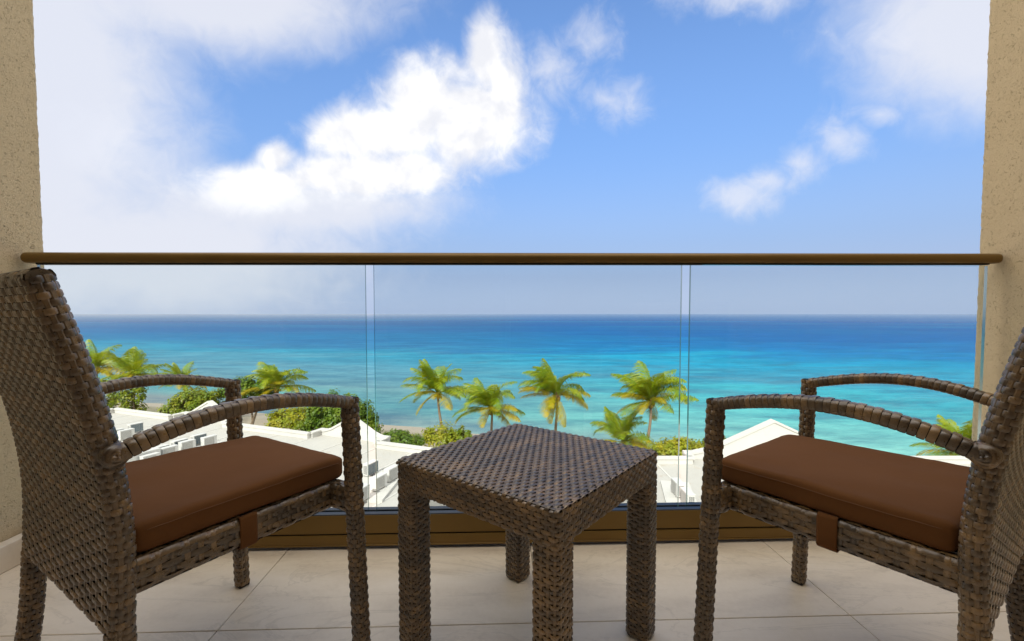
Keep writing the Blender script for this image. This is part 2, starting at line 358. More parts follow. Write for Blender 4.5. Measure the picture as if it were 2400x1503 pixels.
# side walls with rough stucco
def wall(name, u, sgn, label):
    v1 = VG + .088; vv = [-1.1, -.4, .2, .7, 1.0]
    while vv[-1] < v1 - .02: vv.append(vv[-1] + .011)
    vv[-1] = v1 - .012
    zz = [-.25 + .0115*k for k in range(int(3.3/.0115))]; T = .32
    vs, fs = [], []
    prof = [(u, v) for v in vv] + [(u + sgn*.004, v1-.004), (u + sgn*.012, v1)] + [(u + sgn*(.012 + T*k/10), v1) for k in range(1, 11)]
    for z in zz:
        for k, (a, v) in enumerate(prof):
            n = (noise.noise((a*60+3, v*60, z*60))*.0011 + noise.noise((a*130, v*130, z*130))*.0010) if v > .9 else 0
            if k < len(vv): vs.append((a - sgn*n, v, z))
            elif k < len(vv)+2: vs.append((a - sgn*n*.7, v + n*1.5, z))
            else: vs.append((a, v + n*1.2, z))
    m_ = len(prof)
    for j in range(len(zz)-1):
        for k in range(m_-1):
            q = (j*m_+k, j*m_+k+1, (j+1)*m_+k+1, (j+1)*m_+k); fs.append(q if sgn > 0 else q[::-1])
    o = pyd(name, vs, fs, 'stucco', None, True); put(o)
    sk = box('skirting_tile', min(u-sgn*.045, u-sgn*.004), max(u-sgn*.045, u-sgn*.004), -1.1, VG-.03, .001, .092, 'tile', o, .003, 2)
    tag(o, label, 'wall'); return o
wall('side_wall', U0, -1, 'beige stucco side wall left of the glass railing, behind the left wicker chair')
wall('side_wall', U1, 1, 'beige stucco side wall right of the glass railing, behind the right wicker chair')
# unseen hotel front, added tall enough to keep the sun off the balcony
hotel = empty('unseen_hotel_front', (0, 0, 0)); tag(hotel, 'unseen beige hotel front added behind the balcony to block the sun', 'building')
box('wall', -14, U0-.4, -1.6, -1.25, -13.5, 4.8, 'facade', hotel); box('wall', U1+.4, 14, -1.6, -1.25, -13.5, 4.8, 'facade', hotel)
box('wall', U0-.4, U1+.4, -1.6, -1.25, 2.5, 4.8, 'facade', hotel); box('wall', U0-.4, U1+.4, -1.6, -1.25, -13.5, -.26, 'facade', hotel)
for k in range(2):
    a = U0-.4 + k*(U1-U0+.8)/2; box('door_panel', a+.03, a+(U1-U0+.8)/2-.03, -1.5, -1.46, -.2, 2.5, 'gasket', hotel)
box('room_back', U0-.4, U1+.4, -1.62, -1.58, -.3, 2.6, 'facade', hotel)
put(hotel)

# balustrade
bal_o = empty('glass_balustrade', (0, VG, 0)); tag(bal_o, 'frameless glass balcony railing with bronze handrail and base channel', 'railing')
def rail_z(u): return 1.1007 + .0035*u
# handrail: rounded profile with domed ends
def handrail():
    hw, hh, rr, n = .030, .0195, .0185, 28; prof = []
    for k in range(n):
        th = 2*math.pi*k/n; c, s_ = math.cos(th), math.sin(th)
        prof.append(((hw-rr)*(1 if c > 0 else -1)*min(1, abs(c)*6) + rr*c, (hh-rr)*(1 if s_ > 0 else -1)*min(1, abs(s_)*6) + rr*s_))
    us = []; e0, e1 = U0+.010, U1-.010; r = .020
    for k in range(9): th = math.pi/2*k/8; us.append((e0 + r*(1-math.sin(th)), math.cos(math.pi/2-th) if k else .02))
    us = [(e0 + r*(1-math.cos(math.pi/2*k/8)), max(.03, math.sin(math.pi/2*k/8))) for k in range(9)]
    us += [(e0 + r + (e1-e0-2*r)*k/12, 1.0) for k in range(1, 12)]
    us += [(e1 - r*(1-math.cos(math.pi/2*k/8)), max(.03, math.sin(math.pi/2*k/8))) for k in range(8, -1, -1)]
    vs, fs = [], []
    for u, sc in us:
        for a, b_ in prof: vs.append((u, a*sc, rail_z(u) + b_*sc))
    for i in range(len(us)-1):
        for k in range(n): fs.append((i*n+k, i*n+(k+1) % n, (i+1)*n+(k+1) % n, (i+1)*n+k))
    fs.append(tuple(range(n))); fs.append(tuple((len(us)-1)*n+k for k in range(n-1, -1, -1)))
    bm = bmesh.new(); bv = [bm.verts.new(v) for v in vs]
    for f in fs: bm.faces.new([bv[i] for i in f])
    bmesh.ops.recalc_face_normals(bm, faces=bm.faces); return from_bm('handrail', bm, 'bronze', bal_o, True)
hr = handrail()
def strip(name, u0, u1, y0, y1, b0, b1, m, parent, follow=False, bev=0):
    o = box(name, u0, u1, y0, y1, b0, b1, m, parent, bev)
    if follow:
        for v in o.data.vertices: v.co.z += rail_z(v.co.x)
    return o
strip('glazing_slot', -1.675, 1.940, -.013, .013, -.0245, -.016, 'black', hr, True)
for a, b_ in ((-1.677, -.490), (-.459, .718), (.752, 1.941)):
    bm = bmesh.new(); bm_box(bm, a, b_, -.006, .006, .120, 1.079); bm.normal_update()
    for f in bm.faces: f.material_index = 1 if abs(f.normal.y) < .5 else 0
    from_bm('glass_panel', bm, ['glass', 'glass_edge'], bal_o)
ch = empty('base_channel'); ch.parent = bal_o
c0 = box('channel_face', U0+.046, U1-.046, -.034, -.030, .0595, .130, 'bronze', None, .001, 1); c0.name = 'base_channel'
bpy.data.objects.remove(ch); c0.parent = bal_o
box('channel_back', U0+.046, U1-.046, -.0295, .034, .010, .1195, 'black', c0)
g_ = box('gasket', U0+.046, U1-.046, -.0335, -.0065, .1205, .1335, 'gasket', c0, .003, 2)
box('gasket', U0+.046, U1-.046, .0065, .034, .1205, .1335, 'gasket', c0, .003, 2)
box('lower_cover', U0+.046, U1-.046, -.0375, -.031, .0195, .0545, 'bronze', c0, .0015, 2)
box('drip_lip', U0+.046, U1-.046, -.0390, -.031, .0125, .0190, 'bronze', c0, .001, 1)
put(bal_o)

# ================================================================== wicker weaving
def ribbon(P, N, B, h, wd, closed, crown=.0012):
    n = len(P); vs = []; cs = ((-.5, -crown), (-.30, 0), (.30, 0), (.5, -crown))
    for i in range(n):
        for s_, dh in cs: vs.append(P[i] + B[i]*(s_*wd) + N[i]*(h[i] + dh))
    fs = []; m_ = n if closed else n-1
    for i in range(m_):
        j = (i+1) % n
        for k in range(3): fs.append((i*4+k, i*4+k+1, j*4+k+1, j*4+k))
    return vs, fs
def rrect(w_, d_, r, step):
    """closed rounded rectangle: list of (x, y, nx, ny) with near-even spacing, starting at the middle of -y side"""
    hw, hd = w_/2 - r, d_/2 - r; segs = []
    per = 4*(hw+hd) + 2*math.pi*r; n = max(16, int(round(per/step)))
    def pt(s_):
        s_ = s_ % per
        for kind, a in (('b', hw), ('c', -90), ('r', 2*hd), ('c', 0), ('t', 2*hw), ('c', 90), ('l', 2*hd), ('c', 180), ('b2', hw)):
            ln = math.pi*r/2 if kind == 'c' else a
            if s_ <= ln or kind == 'b2':
                if kind == 'b': return (s_, -d_/2, 0, -1)
                if kind == 'r': return (w_/2, -hd + s_, 1, 0)
                if kind == 't': return (hw - s_, d_/2, 0, 1)
                if kind == 'l': return (-w_/2, hd - s_, -1, 0)
                if kind == 'b2': return (-hw + s_, -d_/2, 0, -1)
                th = R(a) + s_/r; cx = hw if a in (-90, 0) else -hw; cy = -hd if a in (-90, 180) else hd
                return (cx + r*math.cos(th), cy + r*math.sin(th), math.cos(th), math.sin(th))
            s_ -= ln
    return per, pt
def wave(ph, bias=.30, k=2.6): return math.tanh(k*(math.cos(ph) + bias))
def rim_phase(w_, d_, r, n_st, rim, boost):
    """stake positions crowded round the two narrow edges of a slab: returns (phase at fraction, list of stake fractions)"""
    per, pt = rrect(w_, d_, r, .006); M = 2000; cum = [0.0]
    for i in range(M): cum.append(cum[-1] + (boost if abs(pt(per*(i+.5)/M)[0]) > w_/2 - rim else 1.0))
    k = n_st/cum[-1]; cum = [c*k for c in cum]
    def ph(f): x = f*M; i = min(M-1, int(x)); return cum[i] + (cum[i+1]-cum[i])*(x-i)
    pos = []; j = 0
    for i in range(M):
        while j < n_st and cum[i+1] >= j: pos.append((i + (j-cum[i])/max(1e-9, cum[i+1]-cum[i]))/M); j += 1
    return ph, pos
def ring_weave(part, frames, w_, d_, r, n_st, row, amp, parent_name='strand', stake_fn=None, start=0, wfac=.90, crown=.0011, ph=None):
    """frames(t) -> (origin, ex, ey, ez) for arc length t rows; one closed strand per row, child of part"""
    out = []
    for j, fr in enumerate(frames):
        O, ex, ey, ez, sw, sd = fr
        per, pt = rrect(w_*sw, d_*sd, r, .006); n = n_st*(5 if ph is None else 7) if stake_fn is None else max(40, int(per/.005))
        Pp, N, B, h = [], [], [], []
        for i in range(n):
            s_ = per*i/n; x, y, a, b_ = pt(s_)
            Pp.append(O + ex*x + ey*y); N.append((ex*a + ey*b_).normalized()); B.append(ez)
            if stake_fn is None: h.append(amp*wave(math.pi*((i/n*n_st if ph is None else ph(i/n)) + j + start)))
            else: h.append(stake_fn(s_/per, j)*amp)
        vs, fs = ribbon(Pp, N, B, h, row*wfac, True, crown)
        out.append(pyd(parent_name, vs, fs, 'strand', part, True))
    return out
def core_mesh(name, frames, w_, d_, r, n_st, inset, parent, cap=True, stake_w=.62, stakes=None):
    """dark core tube with raised upright stakes"""
    vs, fs, fm = [], [], []; rings = []
    for O, ex, ey, ez, sw, sd in frames:
        per, pt = rrect(w_*sw, d_*sd, r, .01); n = 40; base = len(vs)
        for i in range(n):
            x, y, a, b_ = pt(per*i/n); vs.append(O + ex*(x-a*inset) + ey*(y-b_*inset))
        rings.append((base, n))
    for (a, n), (b_, _) in zip(rings[:-1], rings[1:]):
        for i in range(n): fs.append((a+i, a+(i+1) % n, b_+(i+1) % n, b_+i)); fm.append(0)
    if cap:
        fs.append(tuple(rings[0][0]+i for i in range(n-1, -1, -1))); fs.append(tuple(rings[-1][0]+i for i in range(n))); fm += [0, 0]
    pos = stakes if stakes is not None else [k/n_st for k in range(n_st)]
    for s0 in pos:
        prev = None
        for O, ex, ey, ez, sw, sd in frames:
            per, pt = rrect(w_*sw, d_*sd, r, .01); hwid = per/n_st*stake_w/2/per; row = []
            for ds, dh in ((-hwid, -.0012), (-hwid*.5, .0), (hwid*.5, .0), (hwid, -.0012)):
                x, y, a, b_ = pt((s0+ds)*per); row.append(len(vs)); vs.append(O + ex*(x+a*(dh)) + ey*(y+b_*dh))
            if prev:
                for k in range(3): fs.append((prev[k], prev[k+1], row[k+1], row[k])); fm.append(1)
            prev = row
    o = pyd(name, vs, fs, ['core', 'strand'], parent, False, fm); return o
def frames_path(fn, z0, z1, pitch, sx=None):
    """rows along a path fn(z)->(Vector) spaced by pitch"""
    out = []; L_ = 0; pts = [fn(z0 + (z1-z0)*k/200) for k in range(201)]; total = sum((pts[k+1]-pts[k]).length for k in range(200))
    n = max(2, int(round(total/pitch))); acc = 0; k = 0; res = []
    targets = [(i+.5)*total/n for i in range(n)]; ti = 0
    for k in range(200):
        seg = (pts[k+1]-pts[k]).length
        while ti < n and targets[ti] <= acc+seg:
            f = (targets[ti]-acc)/seg; p = pts[k].lerp(pts[k+1], f); t = (pts[k+1]-pts[k]).normalized()
            ex = Vector((1, 0, 0)); ey = t.cross(ex).normalized(); ex2 = ey.cross(t).normalized()
            res.append((p, ex2, ey, t, 1.0, 1.0)); ti += 1
        acc += seg
    t0 = (pts[1]-pts[0]).normalized(); t1 = (pts[-1]-pts[-2]).normalized()
    def fr(p, t):
        ex = Vector((1, 0, 0)); ey = t.cross(ex).normalized(); return (p, ey.cross(t).normalized(), ey, t, 1.0, 1.0)
    ends = [fr(pts[0], t0)] + [fr(pts[int(200*q/12)], (pts[min(200, int(200*q/12)+1)]-pts[int(200*q/12)-1]).normalized()) for q in range(1, 12)] + [fr(pts[-1], t1)]
    return res, ends, total/n
def lerp_tab(tab, z):
    for (a, ya), (b_, yb) in zip(tab[:-1], tab[1:]):
        if z <= b_: f = (z-a)/(b_-a); return ya + (yb-ya)*f
    return tab[-1][1]
def smooth_tab(tab):
    n = len(tab)
    def f(z):
        i = 0
        while i < n-2 and z > tab[i+1][0]: i += 1
        p0 = tab[max(i-1, 0)]; p1 = tab[i]; p2 = tab[i+1]; p3 = tab[min(i+2, n-1)]; h = p2[0]-p1[0]; t = (z-p1[0])/h
        m1 = (p2[1]-p0[1])/(p2[0]-p0[0])*h; m2 = (p3[1]-p1[1])/(p3[0]-p1[0])*h
        return (2*t**3-3*t**2+1)*p1[1] + (t**3-2*t**2+t)*m1 + (-2*t**3+3*t**2)*p2[1] + (t**3-t**2)*m2
    return f

# ------------------------------------------------------------------ armchair
ROW = .0122
def make_chair():
    root = empty('wicker_armchair')
    yb = smooth_tab([(0, -.318), (.20, -.290), (.38, -.279), (.52, -.277), (.66, -.292), (.80, -.322), (.955, -.366)])
    WB, WF, T = .512, .586, .040
    ZB, ZT = .345, .948
    # backrest: a closed slab of rings
    fn = lambda z: Vector((0, yb(z), z))
    rows, ends, pitch = frames_path(fn, ZB, ZT, ROW)
    bw = WB + T; NS = 46; TB = .036; phs, pos = rim_phase(bw, TB, .0165, NS, .021, 2.3)
    back = core_mesh('backrest', ends, bw, TB, .0165, NS, .004, root, True, .40, pos)
    ring_weave(back, rows, bw, TB, .0165, NS, pitch, .0021, ph=phs)
    # loops over the top edge
    t_ = (fn(ZT)-fn(ZT-.01)).normalized(); ey = t_.cross(Vector((1, 0, 0))).normalized()
    dv = []; 
    for xx in (-bw/2 + .004, bw/2 - .004):
        for i in range(9): th = R(-90 + 22.5*i); dv.append(fn(ZT) + Vector((xx, 0, 0)) + ey*(math.sin(th)*TB*.46) + t_*(math.cos(th)*.013 - .004))
    pyd('top_edge', dv, [tuple(range(9)), tuple(range(17, 8, -1))] + [(i, i+9, i+10, i+1) for i in range(8)], 'strand', back)
    for k in range(5):
        th = R(-72 + 36*k); d_ = (ey*math.sin(th) + t_*math.cos(th)).normalized(); bb = (ey*math.cos(th) - t_*math.sin(th)); n = 100
        Pp = [fn(ZT) + Vector((-bw/2 + .006 + (bw-.012)*i/n, 0, 0)) + ey*(math.sin(th)*TB*.46) + t_*(math.cos(th)*.014 - .004) for i in range(n+1)]
        h = [.0018*wave(math.pi*(i/n*18 + k), .2) for i in range(n+1)]
        vs, fs = ribbon(Pp, [d_]*(n+1), [bb]*(n+1), h, .0125, False); pyd('strand', vs, fs, 'strand', back, True)
    for k in range(17):
        x = -bw/2 + .016 + (bw-.032)*k/16; Pp, N, B, h = [], [], [], []
        for i in range(11):
            th = R(-80 + 16*i); Pp.append(fn(ZT) + Vector((x, 0, 0)) + ey*(math.sin(th)*TB*.46) + t_*(math.cos(th)*.014 - .004)); N.append((ey*math.sin(th) + t_*math.cos(th)).normalized()); B.append(Vector((1, 0, 0))); h.append(.0008)
        vs, fs = ribbon(Pp, N, B, h, .016, False); pyd('strand', vs, fs, 'strand', back, True)
    # rear legs
    for sx in (-1, 1):
        fl = lambda z, sx=sx: Vector((sx*(WB/2 + .006*(1-z/.35)), yb(z), z))
        rows, ends, pitch = frames_path(fl, .008, ZB+.002, ROW)
        leg = core_mesh('leg', ends, T, T*.97, .015, 10, .0035, root, True, .5)
        ring_weave(leg, rows, T, T*.97, .015, 10, pitch, .0020, 'wrap')
        foot(leg, fl(.0), T)
    # front posts and legs, leaning slightly back
    ZA = .668
    for sx in (-1, 1):
        fp = lambda z, sx=sx: Vector((sx*(WF/2 - .011*z/ZA), .195 - .019*z/ZA, z))
        rows, ends, pitch = frames_path(fp, .008, ZA+.012, ROW)
        leg = core_mesh('leg', ends, .038, .038, .013, 10, .0035, root, True, .5)
        ring_weave(leg, rows, .038, .038, .013, 10, pitch, .0019, 'wrap')
        foot(leg, fp(.0), .042)
        # armrest: arched tube of bands interlaced along the top
        A0 = Vector((sx*(WB/2+.012), yb(.655)+.012, .655)); A1 = Vector((sx*(WF/2-.011), .172, ZA))
        def fa(s_):
            p = A0.lerp(A1, s_); arch = .050*math.sin(math.pi*min(1, s_*1.0))**.9 * (1 - .25*s_); drop = .014*max(0, (s_-.86)/.14)**2
            return p + Vector((sx*.016*math.sin(math.pi*s_), 0, arch - drop*0))
        n = 38; rows = []
        pts = [fa(i/120) for i in range(121)]
        def frame(s_):
            i = min(119, int(s_*120)); p = fa(s_); t = (pts[i+1]-pts[i]).normalized(); ex = t.cross(Vector((0, 0, 1))).normalized(); ey = t.cross(ex); return (p, ex, ey, t, 1.0, 1.0)
        Ltot = sum((pts[i+1]-pts[i]).length for i in range(120)); n = int(Ltot/.0132)
        rows = [frame((i+.5)/n) for i in range(n)]; ends = [frame(min(.9999, i/14)) for i in range(15)]
        # frame's ey points down, so the top of the bar is the -y side: s = 0
        def st(s_, j):
            d_ = min(abs(s_), abs(1-s_)); return (1.0 if j % 2 == 0 else -1.2) if d_ < .085 else (.55 if d_ > .12 else (.55 + ((1.0 if j % 2 == 0 else -1.2)-.55)*(.12-d_)/.035))
        arm = core_mesh('armrest', ends, .037, .029, .011, 10, .003, root, True, .95, [0.0])
        ring_weave(arm, rows, .037, .029, .011, 10, Ltot/n, .0013, 'wrap', st, crown=.0007, wfac=.94)
        # coil where the armrest meets the back
        for q in range(5):
            rr_ = (.0215, .0195, .0150, .0090, .0035)[q]; off = (.006, .0135, .0175, .0190, .0195)[q]; al = R((12, 30, 52, 72, 88)[q]); Pp, N, B, h = [], [], [], []
            for i in range(22):
                th = 2*math.pi*i/22; d_ = Vector((0, math.cos(th), math.sin(th))); X_ = Vector((sx, 0, 0))
                Pp.append(A0 + Vector((0, -.006, 0)) + d_*rr_ + X_*off); N.append(d_*math.cos(al) + X_*math.sin(al)); B.append(X_*math.cos(al) - d_*math.sin(al)); h.append(.001*math.sin(th*3+q))
            vs, fs = ribbon(Pp, N, B, h, .0088, True); pyd('wrap', vs, fs, 'strand', arm, True)
    # seat frame: side rails, front and rear rail, short stubs out to the posts
    zr0, zr1 = .388, .452
    def rail(a, b_, name='seat_rail', rows_n=None):
        a, b_ = Vector(a), Vector(b_); t = (b_-a).normalized(); up = Vector((0, 0, 1)); ex = t.cross(up).normalized(); Lr = (b_-a).length
        per, pt = rrect(.038, zr1-zr0, .012, .01); fr = [(a, ex, up, t, 1, 1), (b_, ex, up, t, 1, 1)]
        seg = [(a.lerp(b_, i/6), ex, up, t, 1, 1) for i in range(7)]
        part = core_mesh(name, seg, .038, zr1-zr0, .012, 14, .003, root, True, .9, [])
        nr = 14; pit = .024; ns = max(4, int(round(Lr/pit)))
        # cross bands lying between the lengthwise strands
        for k in range(ns+1):
            O = a + t*(Lr*k/ns); n = 24; Pp, N, B, h = [], [], [], []
            for i in range(n):
                x, y, p_, q_ = pt(per*i/n); Pp.append(O + ex*x + up*y); N.append(ex*p_ + up*q_); B.append(t); h.append(-.0003)
            vs, fs = ribbon(Pp, N, B, h, .0105, True); pyd('cross_band', vs, fs, 'strand', part, True)
        for r_ in range(nr):
            x, y, p_, q_ = pt(per*(r_+.5)/nr); Nn = ex*p_ + up*q_; Bb = t.cross(Nn); n = ns*5
            Pp = [a + ex*x + up*y + t*(Lr*i/n) for i in range(n+1)]; h = [.0019*wave(math.pi*(i/n*ns + r_), .35) for i in range(n+1)]
            vs, fs = ribbon(Pp, [Nn]*(n+1), [Bb]*(n+1), h, per/nr*.95, False); pyd('strand', vs, fs, 'strand', part, True)
        return part
    zc = (zr0+zr1)/2
    for sx in (-1, 1):
        rail((sx*.222, yb(.42)+.012, zc), (sx*.198, .192, zc))
        rail((sx*.200, .182, zc), (sx*(WF/2-.012), .186, zc))
    rail((-.198, .180, zc), (.198, .180, zc))
    box('seat_panel', -.196, .196, -.25, .165, zr1-.012, zr1-.004, 'core', root)
    return root
def foot(leg, p, T):
    o = box('foot_cap', p.x-T*.40, p.x+T*.40, p.y-T*.40, p.y+T*.40, 0.0, .012, 'black', leg, .003, 1)
def make_cushion():
    root = empty('seat_cushion')
    bm = bmesh.new(); z0, z1 = .454, .512
    # superelliptic pad, slightly trapezoid, domed
    nx_, ny_, nz_ = 26, 26, 7; grid = {}
    w0, w1, ya, yb_ = .236, .212, -.252, .214
    def pos(a, b_, c):      # a, b in -1..1, c in -1..1 over a rounded box
        v = Vector((a, b_, c)); hx = w0 + (w1-w0)*(b_+1)/2; hy = (yb_-ya)/2; hz = (z1-z0)/2; r = .015
        q = Vector((a*hx, b_*hy, c*hz)); inner = Vector((max(-hx+r, min(hx-r, q.x)), max(-hy+r*1.6, min(hy-r*1.6, q.y)), max(-hz+r*.9, min(hz-r*.9, q.z))))
        d_ = q - inner
        if d_.length > 1e-9:
            m_ = max(abs(d_.x)/r, abs(d_.y)/(r*1.6), abs(d_.z)/(r*.9)); e = Vector((d_.x/r, d_.y/(r*1.6), d_.z/(r*.9))); e = e.normalized()*m_
            q = inner + Vector((e.x*r, e.y*r*1.6, e.z*r*.9))
        dome = .002*(1-a*a)*(1-b_*b_)*(1 if c > 0 else 0)*abs(c)
        wr = .0026*noise.noise((q.x*11, q.y*9, q.z*20)) + .0012*noise.noise((q.x*38, q.y*26, 3)) - .004*(1-a*a)*(1-b_*b_)*(1 if c > 0 else 0)
        return Vector((q.x, q.y + (ya+yb_)/2, q.z + (z0+z1)/2 + dome + wr))
    def V(a, b_, c):
        k = (round(a, 4), round(b_, 4), round(c, 4))
        if k not in grid: grid[k] = bm.verts.new(pos(*k))
        return grid[k]
    A = [-1 + 2*i/nx_ for i in range(nx_+1)]; Cc = [-1 + 2*i/nz_ for i in range(nz_+1)]
    def dens(x): return math.copysign(1-(1-abs(x))**1.6, x)
    A = [dens(x) for x in A]; Cc = [dens(x) for x in Cc]
    for i in range(nx_):
        for j in range(nx_):
            for c, fl in ((1, False), (-1, True)):
                q = [V(A[i], A[j], c), V(A[i+1], A[j], c), V(A[i+1], A[j+1], c), V(A[i], A[j+1], c)]; bm.faces.new(q[::-1] if fl else q)
        for k in range(nz_):
            for s_, fl in ((-1, False), (1, True)):
                q = [V(A[i], s_, Cc[k]), V(A[i+1], s_, Cc[k]), V(A[i+1], s_, Cc[k+1]), V(A[i], s_, Cc[k+1])]; bm.faces.new(q[::-1] if fl else q)
                q = [V(s_, A[i], Cc[k]), V(s_, A[i+1], Cc[k]), V(s_, A[i+1], Cc[k+1]), V(s_, A[i], Cc[k+1])]; bm.faces.new(q if fl else q[::-1])
    pad = from_bm('pad', bm, 'cushion', root, True)
    # stitched seam around the upper edge
    def seam(zc_, rr_):
        pts = []
        n = 120
        per, pt = rrect(2, 2, .12, .02)
        for i in range(n):
            x, y, _, _ = pt(per*i/n); p = pos(x*.999, y*.999, zc_); cdir = Vector((p.x, p.y, 0)).normalized(); pts.append(p + cdir*.0004)
        vs, fs = [], []
        for i in range(n):
            p = pts[i]; t = (pts[(i+1) % n]-pts[i-1]).normalized(); a = t.cross(Vector((0, 0, 1))).normalized(); b_ = t.cross(a)
            for k in range(6): th = math.pi*2*k/6; vs.append(p + (a*math.cos(th)+b_*math.sin(th))*rr_)
        for i in range(n):
            j = (i+1) % n
            for k in range(6): fs.append((i*6+k, i*6+(k+1) % 6, j*6+(k+1) % 6, j*6+k))
        return pyd('seam', vs, fs, 'stitch', pad, True)
    seam(.52, .0011)
    for sx in (-1, 1):
        x = sx*.2105; y = -.050; prof = [(.004, .4535), (.0185, .4545), (.0212, .450), (.0214, .42), (.0210, .3905), (.0165, .3845), (-.030, .3835)]
        vs, fs = [], []
        for i, (dx, z) in enumerate(prof):
            for yy in (y-.019, y-.0155, y+.0155, y+.019):
                e = .0010 if abs(yy-y) < .017 else 0; vs.append((x - sx*.05*(yy-y) + sx*(dx + e), yy, z))
        for i in range(len(prof)-1):
            for k in range(3): fs.append((i*4+k, i*4+k+1, (i+1)*4+k+1, (i+1)*4+k))
        o = pyd('strap', vs, fs, 'cushion', root, True)
        md = o.modifiers.new('thick', 'SOLIDIFY'); md.thickness = .003; md.offset = 1
    return root
chair = make_chair()
chair.location = (-.740, 1.130, 0); chair.rotation_euler = (0, 0, -.560)
tag(chair, 'brown woven wicker armchair on the left, its back cut by the photo edge', 'armchair', 'wicker armchairs on the balcony')
chair2 = copy_tree(chair); chair2.location = (.834, 1.1375, 0); chair2.rotation_euler = (0, 0, .644)
tag(chair2, 'brown woven wicker armchair on the right, nearest the right stucco wall', 'armchair', 'wicker armchairs on the balcony')
cu = make_cushion(); cu.location = chair.location; cu.rotation_euler = chair.rotation_euler
tag(cu, 'brown fabric seat cushion strapped onto the left wicker armchair', 'cushion', 'brown seat cushions')
cu2 = copy_tree(cu); cu2.location = chair2.location; cu2.rotation_euler = chair2.rotation_euler
tag(cu2, 'brown fabric seat cushion strapped onto the right wicker armchair', 'cushion', 'brown seat cushions')

# ------------------------------------------------------------------ side table
def make_table():
    root = empty('wicker_side_table'); S, Z, LEG = .500, .516, .064; row = .0098
    # apron: rings round all four sides
    za = Z - .074
    rows = []; n = 7; X, Y_, Zv = Vector((1, 0, 0)), Vector((0, 1, 0)), Vector((0, 0, 1))
    for i in range(n): rows.append((Vector((0, 0, za + (i+.5)*(.068/n))), X, Y_, Zv, 1, 1))
    ends = [(Vector((0, 0, za)), X, Y_, Zv, 1, 1), (Vector((0, 0, Z-.006)), X, Y_, Zv, 1, 1)]
    apron = core_mesh('apron', ends, S, S, .014, 116, .0035, root, False, .45)
    ring_weave(apron, rows, S, S, .014, 116, .068/n, .0020)
    for a, b_ in ((-1, 0), (1, 0), (0, -1), (0, 1)):   # inner lining of the apron
        box('lining', *((a*(S/2-.03)-.002, a*(S/2-.03)+.002, -S/2+.032, S/2-.032) if a else (-S/2+.028, S/2-.028, b_*(S/2-.03)-.002, b_*(S/2-.03)+.002)), za+.001, Z-.008, 'core', root)
    # top: flat weave rolled over the edges
    top = box('table_top', -S/2+.004, S/2-.004, -S/2+.004, S/2-.004, Z-.0065, Z-.0022, ['core'], root)
    ns = 30; nr = 46; pit = S/ns; half = S/2
    def surf(u):       # u along width, rolling down at the ends
        r = .012; lim = half - r
        if abs(u) <= lim: return (u, 0.0, 0.0, 1.0)
        th = min(math.pi*.52, (abs(u)-lim)/r); sg = 1 if u > 0 else -1
        return (sg*(lim + r*math.sin(th)), -r*(1-math.cos(th)), sg*math.sin(th), math.cos(th))
    ext = half - .012 + .012*math.pi/2
    for k in range(ns):     # stakes along x, lying under
        u = -half + pit*(k+.5); x, dz, nxn, nzn = surf(u); n = 60
        Pp = []; N = []; h = []
        for i in range(n+1):
            v = -ext + 2*ext*i/n; y, dz2, nyn, nz2 = surf(v); Pp.append(Vector((x, y, Z + dz + dz2))); N.append(Vector((0, nyn, nz2)) if abs(nyn) > 0 else Vector((0, 0, 1))); h.append(-.0008)
        vs, fs = ribbon(Pp, N, [Vector((1, 0, 0))]*(n+1), h, pit*.5, False); pyd('stake', vs, [f[::-1] for f in fs], 'strand', top, True)
    for j in range(nr):
        v = -half + (S/nr)*(j+.5); y, dz, nyn, nzn = surf(v); n = ns*5; Pp, N, h = [], [], []
        for i in range(n+1):
            u = -ext + 2*ext*i/n; x, dz2, nxn, nz2 = surf(u); Pp.append(Vector((x, y, Z + dz2 + dz))); N.append(Vector((nxn, nyn, nz2*max(nzn, .01))).normalized())
            h.append(.0019*wave(math.pi*((u+half)/pit - .5 + j), .30) + .0002)
        vs, fs = ribbon(Pp, N, [Vector((0, 1, 0))]*(n+1), h, S/nr*.90, False); pyd('strand', vs, fs, 'strand', top, True)
    # legs
    proto = None
    for sx in (-1, 1):
        for sy in (-1, 1):
            c = Vector((sx*(S/2-LEG/2), sy*(S/2-LEG/2), 0))
            if proto is None:
                fl = lambda z: Vector((0, 0, z)); rws, ends, pitch = frames_path(fl, .006, za+.003, row)
                leg = core_mesh('leg', ends, LEG, LEG, .013, 14, .0035, root, True, .45); ring_weave(leg, rws, LEG, LEG, .013, 14, pitch, .0020, 'wrap')
                box('foot_cap', -LEG*.42, LEG*.42, -LEG*.42, LEG*.42, 0, .008, 'black', leg, .002, 1); proto = leg
            else: leg = copy_tree(proto, root)
            leg.location = c
    return root
table = make_table(); table.location = (.0507, 1.1955, 0); table.rotation_euler = (0, 0, .887)
tag(table, 'square brown woven wicker side table standing between the two armchairs', 'table')

